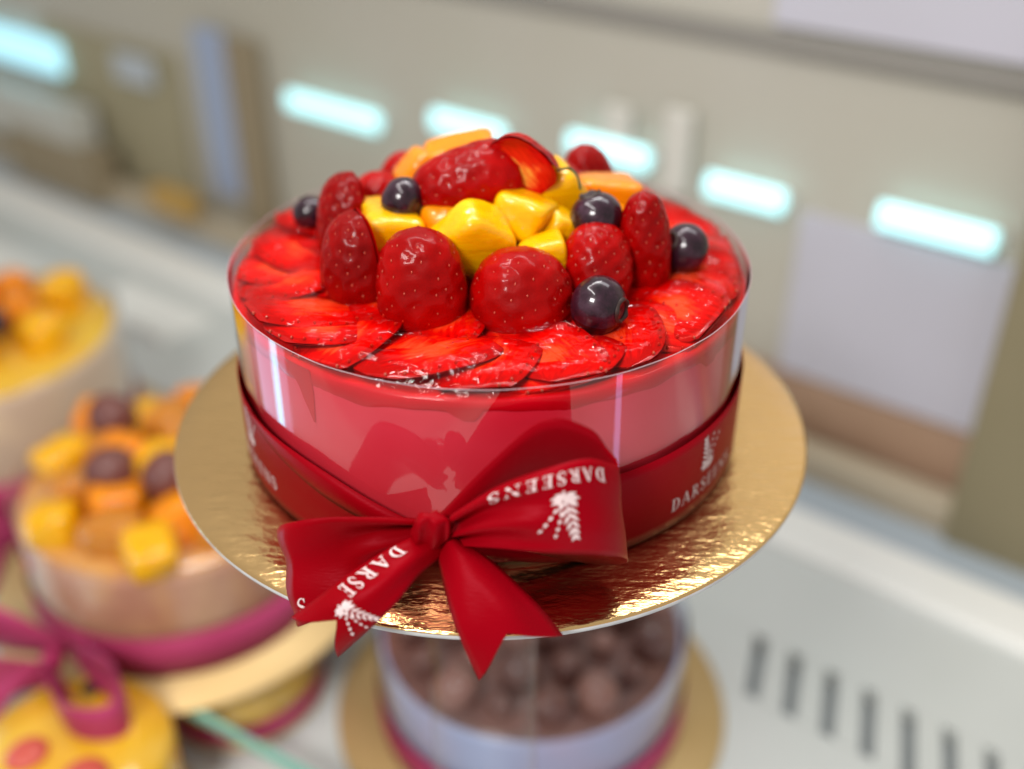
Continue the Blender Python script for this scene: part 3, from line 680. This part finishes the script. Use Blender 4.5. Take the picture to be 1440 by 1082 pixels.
# ------------------------------------------------------------------ fruit heaped on the cake
def dn(x, y, z): return (x, y, z)
F_ = 'fruit heaped on the strawberry cake'
UP = np.array([0, 0, 1.])
def st(px, py, Z, L, Wd, tip, face, label, **k): return strawberry(at(px, py, Z), L, Wd, tip, face, label, **k)
st(592, 398, 3.80, .37, .335, (-.02, .22, 1), (0, -1, .3), 'tall upright strawberry with seedy skin standing in front of the large mango cube', seed=1)
st(735, 414, 3.80, .31, .36, (.05, .30, 1), (0, -1, .3), 'broad upright strawberry left of the blueberry with the visible crown', seed=2)
st(507, 366, 3.93, .35, .30, (-.06, .12, 1), (-.85, -.55, .1), 'halved strawberry with its cut side against the mango cube under a blueberry', half=True, seed=3, dark=True)
st(836, 374, 3.90, .30, .275, (-.02, .35, 1), (.2, -1, .2), 'small strawberry tucked below the blueberry beside the mango cubes', seed=4)
st(907, 352, 3.98, .42, .21, (-.10, .05, 1), (.4, -1, .2), 'narrow upright strawberry wedge between two blueberries', seed=5)
st(490, 312, 4.18, .36, .25, (.10, .10, 1), (-.8, -.6, 0), 'dark upright strawberry half beside the small blueberry at the rim', half=True, seed=6, dark=True)
st(660, 256, 4.02, .42, .27, (-.95, -.15, -.22), (.05, -.75, .65), 'strawberry lying on its side on top of the heap', seed=7)
st(732, 240, 3.96, .26, .25, (-.70, .1, .70), (-.15, .80, .55), 'halved strawberry at the summit of the heap showing its orange cut face', half=True, seed=8)
st(828, 246, 4.62, .26, .22, (-.3, .2, 1), (0, -1, .2), 'dark red strawberry peeping out behind the mango cubes', seed=9, dark=True)
st(566, 262, 4.55, .28, .22, (.25, .1, 1), (0, -1, .3), 'small red strawberry behind the blueberry that sits on a mango cube', seed=10)
st(535, 290, 4.35, .26, .22, (-.2, .1, 1), (0, -1, .3), 'strawberry half hidden behind the mango cube under a blueberry', seed=11)
st(690, 320, 4.22, .34, .40, (0, .2, 1), (0, -1, .3), 'strawberry buried in the middle of the heap beneath the mango', seed=12, nseeds=40)
st(620, 300, 4.12, .3, .26, (-.2, .1, 1), (0, -1, .3), 'strawberry buried under the one lying on its side', seed=13, nseeds=50)
st(770, 300, 4.30, .4, .34, (0, .2, 1), (0, -1, .3), 'strawberry buried under the mango cubes by the blueberry', seed=14, nseeds=40)
mg = [((668, 337, 3.90), (.27, .20, .25), (18, 28, 24), 'mango', 'largest mango cube, wedged between the two upright front strawberries'),
      ((733, 303, 3.96), (.21, .18, .17), (-12, 14, -22), 'mango', 'mango cube with a glossy streak right of the largest cube'),
      ((783, 268, 4.10), (.19, .20, .21), (10, -28, 12), 'mango', 'tilted mango cube touching the strawberry at the summit'),
      ((853, 274, 4.22), (.23, .18, .15), (0, 6, 10), 'mango_orange', 'oblong orange mango cube behind the blueberry'),
      ((782, 322, 3.98), (.13, .15, .15), (8, 20, 30), 'mango', 'small mango cube left of the blueberry in the heap'),
      ((764, 360, 3.88), (.16, .14, .13), (0, -14, 10), 'mango', 'low mango cube above the broad upright strawberry'),
      ((552, 320, 3.98), (.25, .20, .14), (4, 6, 14), 'mango', 'flat mango cube carrying a blueberry'),
      ((528, 303, 4.12), (.13, .14, .12), (0, 10, 40), 'mango', 'small mango cube behind the one carrying a blueberry'),
      ((622, 314, 3.99), (.14, .14, .13), (10, -10, 35), 'mango_orange', 'small mango cube under the strawberry lying on its side'),
      ((648, 216, 4.30), (.26, .18, .12), (10, -8, 6), 'mango_orange', 'orange mango slice at the top behind the lying strawberry'),
      ((592, 240, 4.32), (.15, .16, .17), (0, 30, 20), 'mango_orange', 'orange mango cube left of the lying strawberry'),
      ((838, 322, 4.14), (.2, .2, .2), (5, 10, 20), 'mango_orange', 'mango cube beneath the blueberry in the heap')]
for i, (p, d, r, m, lb) in enumerate(mg): mango(at(*p), d, r, lb, m, seed=i)
blueberry(at(842, 430, 3.70), .105, (.85, -.50, .05), 'large blueberry with its crown showing on the front of the glazed slices', 1)
blueberry(at(838, 304, 3.94), .097, (-.3, .2, 1), 'blueberry on the heap between mango and strawberry', 2)
blueberry(at(962, 349, 4.07), .095, (-.75, -.4, .5), 'blueberry by itself on the slices outside the strawberry wedge', 3)
blueberry(at(566, 281, 3.98), .086, (.85, -.1, -.5), 'blueberry sitting on a flat mango cube', 4)
blueberry(at(437, 300, 4.36), .074, (-.3, .6, .8), 'small blueberry at the rim beside the dark strawberry half', 5)
# a leafy thread of rosemary
rp = spline([at(783, 240, 3.93), at(800, 237, 3.94), at(812, 248, 3.94), at(816, 266, 3.95)], 16); V = []
for i, p in enumerate(rp):
    r = .0055*(1 - .5*abs(i/15 - .4))
    for k in range(6): V.append(p + np.array([r*math.cos(k*math.pi/3), 0, r*math.sin(k*math.pi/3)]))
tag(obj('herb_sprig', V, gridF(16, 6)+[(i*6+5, i*6+11, i*6+6, i*6) for i in range(15)], simple('herb_green', (.03, .06, .02), .5), loc=rp[0]), 'thin dark green herb thread on a mango cube', 'herb')

# ================================================================== other cakes in the case
cream = simple('cream_sponge', (.66, .36, .20), .5, c2=(.50, .22, .14), nscale=40)
yellow = simple('mango_glaze', (.80, .42, .015), .15, coat=1, c2=(.84, .52, .03), nscale=25)
choc = simple('chocolate_ball', (.09, .035, .03), .45, c2=(.20, .085, .065), nscale=60, coat=.3)
choc2 = simple('milk_chocolate_ball', (.22, .10, .08), .4, c2=(.30, .15, .12), nscale=60, coat=.3)
purple = simple('purple_mousse', (.34, .16, .22), .5, c2=(.42, .22, .27), nscale=20)
figm = simple('fig', (.12, .035, .03), .4, c2=(.22, .07, .05), nscale=60)
pinkb = simple('pink_berry', (.62, .10, .07), .4)
film2 = sheet('clear_acetate_far', (.95, .95, .96), 1.5, 2.0, .03, wob=(9, (1, 1, .2), .4, .12))
def far_cake(c, R, H, body, top, label, ribbon=True, film=True, boardR=1.29, bow=None, bs=1.0):
    c = np.asarray(c, float)
    bt = tag(obj('cake_board', *lathe([(0, .03), (R*boardR - .01, .03), (R*boardR, .015), (R*boardR - .01, .0), (0, 0)], 80, c=c), M['gold2'], loc=c), 'gold board under the ' + label[0], 'cake board', 'boards under the blurred cakes')
    t = thing('display_cake', c + np.array([0, 0, .032]), label[1], 'cake', 'blurred cakes behind the strawberry cake')
    obj('body', *lathe([(0, .034), (R*.96, .034), (R*.97, .06), (R*.97, H - .04), (R*.94, H), (0, H)], 80, c=c), body, t)
    obj('topping_layer', *lathe([(R*.945, H + .001), (R*.93, H + .02), (R*.5, H + .03), (0, H + .03)], 60, c=c), top, t)
    if film: obj('film_collar', *lathe([(R*.99, .034), (R*.99, H*.5), (R*.99, H + .10)], 80, c=c), film2, t)
    if ribbon: obj('ribbon_band', *lathe([(R*1.004, .04), (R*1.008, H*.25), (R*1.004, H*.46)], 80, c=c), M['ribbon_pink'], t, solid=.003)
    if bow is not None:
        B = Matrix.Rotation(bow, 3, 'Z'); b0 = c + np.array([math.sin(bow), -math.cos(bow), 0])*R*1.05 + np.array([0, 0, H*.3])
        ex = np.array([math.cos(bow), math.sin(bow), 0]); ou = np.array([math.sin(bow), -math.cos(bow), 0])
        for sg in (-1, 1):
            A_ = [b0 + bs*UP*.04, b0 + bs*ex*sg*.2 + bs*UP*.18 + bs*ou*.08, b0 + bs*ex*sg*.42 + bs*UP*.2 + bs*ou*.12, b0 + bs*ex*sg*.47 + bs*UP*.12 + bs*ou*.22, b0 + bs*ex*sg*.3 + bs*UP*.1 + bs*ou*.28, b0 + bs*ou*.12 + bs*UP*.03]
            B_ = [p - bs*UP*.30*(.2 + .8*min(1, np.linalg.norm(p - b0)/.4/bs)) for p in A_]
            s_ = Strip(A_, B_, 50, 9, cup=.02, ripple=.01, seed=sg); obj('bow_loop', *s_.mesh(), M['ribbon_pink'], t, solid=.003)
            A_ = [b0 + bs*ou*.12, b0 + bs*ex*sg*.12 - bs*UP*.14 + bs*ou*.24, b0 + bs*ex*sg*.2 - bs*UP*.32 + bs*ou*.34]; B_ = [p + bs*ex*sg*(.06 + .2*i) for i, p in enumerate(A_)]
            s_ = Strip(A_, B_, 20, 7, cup=.02, seed=sg); obj('bow_tail', *s_.mesh(), M['ribbon_pink'], t, solid=.003)
        k = [b0 + ou*.13 + .07*np.array([math.sin(g)*math.cos(a), math.sin(g)*math.sin(a), 1.2*math.cos(g)]) for a in np.linspace(0, 2*math.pi, 14, endpoint=False) for g in np.linspace(0, math.pi, 9)]
        obj('knot', k, gridF(14, 9, True), M['ribbon_pink'], t)
    return t
def ball(c, r, m, label, cat, name, group, seed=0, sq=1):
    V = np.array([(math.sin(g)*math.cos(a), math.sin(g)*math.sin(a), sq*math.cos(g)) for a in np.linspace(0, 2*math.pi, 20, endpoint=False) for g in np.linspace(0, math.pi, 12)])
    V = V*r*(1 + .10*lump(V, 2.2, seed)[:, None]) + np.asarray(c); tag(obj(name, V, gridF(20, 12, True), m, loc=np.asarray(c) - np.array([0, 0, r*sq])), label, cat, group)

# chocolate cake on the deck, seen below the gold board
lc = np.array([.21, 1.25, DZ + .006]); HL = .70
far_cake(lc, 1.0, HL, simple('blue_reflection_mousse', (.36, .50, .80), .3, c2=(.46, .40, .58), nscale=14), choc, ('chocolate ball cake', 'cake heaped with brown chocolate balls below the gold cake board'))  # blue reflection in the film put into the mousse colour
k = 0
for r_, n_ in ((.78, 17), (.52, 11), (.25, 6)):
    for i in range(n_):
        a = 2*math.pi*i/n_ + r_*3; ball(lc + np.array([r_*math.sin(a), -r_*math.cos(a), HL + .10]), .105 + .035*math.sin(k*2.3), choc2 if k % 3 == 0 else choc, 'brown chocolate ball on the cake below the gold board', 'chocolate ball', 'chocolate_ball', 'chocolate balls on the lower cake', k); k += 1

# glass shelf on the left with a green edge and the mango and fig cake on it
SZ = -2.62
g0 = onz(235, 972, SZ); g1 = onz(450, 1090, SZ); d_ = (g1 - g0)/np.linalg.norm(g1 - g0); pn = np.array([d_[1], -d_[0], 0]); pn = pn if pn[1] > 0 else -pn
A0 = g0 - d_*1.7; A1 = g0 + d_*.35; A2 = g1 + d_*1.2
sh = thing('glass_shelf', (*((A0 + A1)/2 + pn*1.2)[:2], SZ - .05), 'clear glass shelf with a pale green edge under the mango and fig cake', 'shelf')
def slab(P, z0, z1): return np.array([(p[0], p[1], z) for z in (z0, z1) for p in P]), [(3,2,1,0), (4,5,6,7), (0,1,5,4), (1,2,6,5), (2,3,7,6), (3,0,4,7)]
obj('glass_plate', *slab([A0, A1, A1 + pn*2.4, A0 + pn*2.4], SZ - .05, SZ), M['glass'], sh, smooth=False)
obj('green_edge', *slab([A0 - pn*.045, A2 - pn*.045, A2 - pn*.002, A0 - pn*.002], SZ - .055, SZ + .003), M['glass_edge'], sh, smooth=False)
for q in (A0 + pn*.1 + d_*.1, A1 + pn*.1 - d_*.1, A0 + pn*2.3 + d_*.1, A1 + pn*2.3 - d_*.1):
    obj('leg', *lathe([(0, DZ + .002), (.04, DZ + .002), (.04, SZ - .052), (0, SZ - .052)], 16, c=(q[0], q[1], 0)), M['acrylic'], sh)
mc = onz(268, 806, SZ + .006); mc[2] = SZ + .006
far_cake(mc, 1.0, .80, cream, simple('apricot_glaze', (.72, .36, .08), .2, coat=1, c2=(.60, .24, .05), nscale=20), ('mango and fig cake', 'cream cake topped with mango cubes and figs on the glass shelf'), bow=math.radians(-27), bs=1.5)
gm = 'mango cubes on the mango and fig cake'
for i in range(22):
    a = i*2.4; r_ = .185*math.sqrt(i+.3); mango(mc + np.array([r_*math.sin(a), -r_*math.cos(a), .80 + .10 + (.12 if r_ < .4 else 0)]), (.32, .29, .26), (10*math.sin(i), 14*math.cos(i*2), 40*i), 'blurred mango cube on the mango and fig cake', ('mango', 'mango_far', 'mango_orange')[i % 3], seed=i, group=gm, n=6)
for i, (a, r_) in enumerate(((.3, .30), (2.2, .55), (4.0, .62), (5.3, .35))):
    ball(mc + np.array([r_*math.sin(a), -r_*math.cos(a), .80 + .24]), .17, figm, 'dark fig piece among the mango cubes on the cream cake', 'fig', 'fig_piece', 'figs on the mango and fig cake', i)
# mango cake further back on the left
bc = onz(10, 655, DZ); bc = np.array([bc[0], bc[1], DZ + .006])
far_cake(bc, 1.2, 1.30, simple('pale_cream', (.78, .58, .40), .5), yellow, ('pale mango cake', 'pale cream cake topped with bright mango cubes far back on the left'), bow=math.radians(28), bs=1.5)
for i in range(12):
    a = i*2.4 + 1; r_ = .24*math.sqrt(i+.3); mango(bc + np.array([r_*math.sin(a), -r_*math.cos(a), 1.30 + .14 + (.12 if r_ < .4 else 0)]), (.34, .30, .28), (10*math.sin(i), 14*math.cos(i*2), 40*i), 'blurred bright mango cube on the pale cream cake', 'mango' if i % 3 else 'mango_orange', seed=i, group='mango cubes on the pale cream cake', n=6)
for i, (a, r_) in enumerate(((.9, .55), (5.8, .8))): ball(bc + np.array([r_*math.sin(a), -r_*math.cos(a), 1.30 + .3]), .12, M['blue'], 'blurred blueberry on the pale cream cake', 'blueberry', 'blueberry', 'blueberries on the pale cream cake', i)
# round mango tart low on the left
tc_ = onz(108, 1085, DZ + .5); tc_ = np.array([tc_[0], tc_[1], DZ + .006])
far_cake(tc_, .58, .66, yellow, yellow, ('round mango tart', 'round glossy yellow mango tart with pink spots below the glass shelf'), film=False, ribbon=False, boardR=1.05)
for i, (x, y, r_, m, nm, lb) in enumerate(((-.02, .42, .055, M['blue'], 'blueberry', 'single blueberry near the edge of the yellow mango tart'), (-.22, -.05, .12, pinkb, 'raspberry', 'left pink berry pressed into the yellow mango tart'), (.16, -.22, .14, pinkb, 'raspberry', 'right pink berry pressed into the yellow mango tart'))):
    ball(tc_ + np.array([x, y,   .705]), r_, m, lb, nm, nm, None, i, sq=.4)
# yellow cake under the glass shelf
yc = np.array([-1.75, 1.37, DZ + .006])
far_cake(yc, .55, .42, yellow, yellow, ('yellow topped cake', 'yellow topped cake with magenta ribbon under the glass shelf'), boardR=1.03)
# white slabs standing in for bright reflections on the deck far left
for (px, py, a, lb) in ((205, 440, .75, 'white slab in place of a bright reflection on the deck between the pale cream cake and the gold board'), (15, 385, .9, 'white slab in place of a bright reflection on the deck behind the pale cream cake')):
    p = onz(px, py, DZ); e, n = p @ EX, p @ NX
    t = thing('deck_glow', (p[0], p[1], DZ), lb, 'deck reflection')
    V, F = boxV(e - a, e + a, n - .32, n + .32, DZ + .003, DZ + .04); obj('glow_base', V, F, whitem, t, smooth=False)
    V, F = boxV(e - a, e + a, n - .35, n - .322, DZ + .003, DZ + .12); obj('glow_rim', V, F, whitem, t, smooth=False)
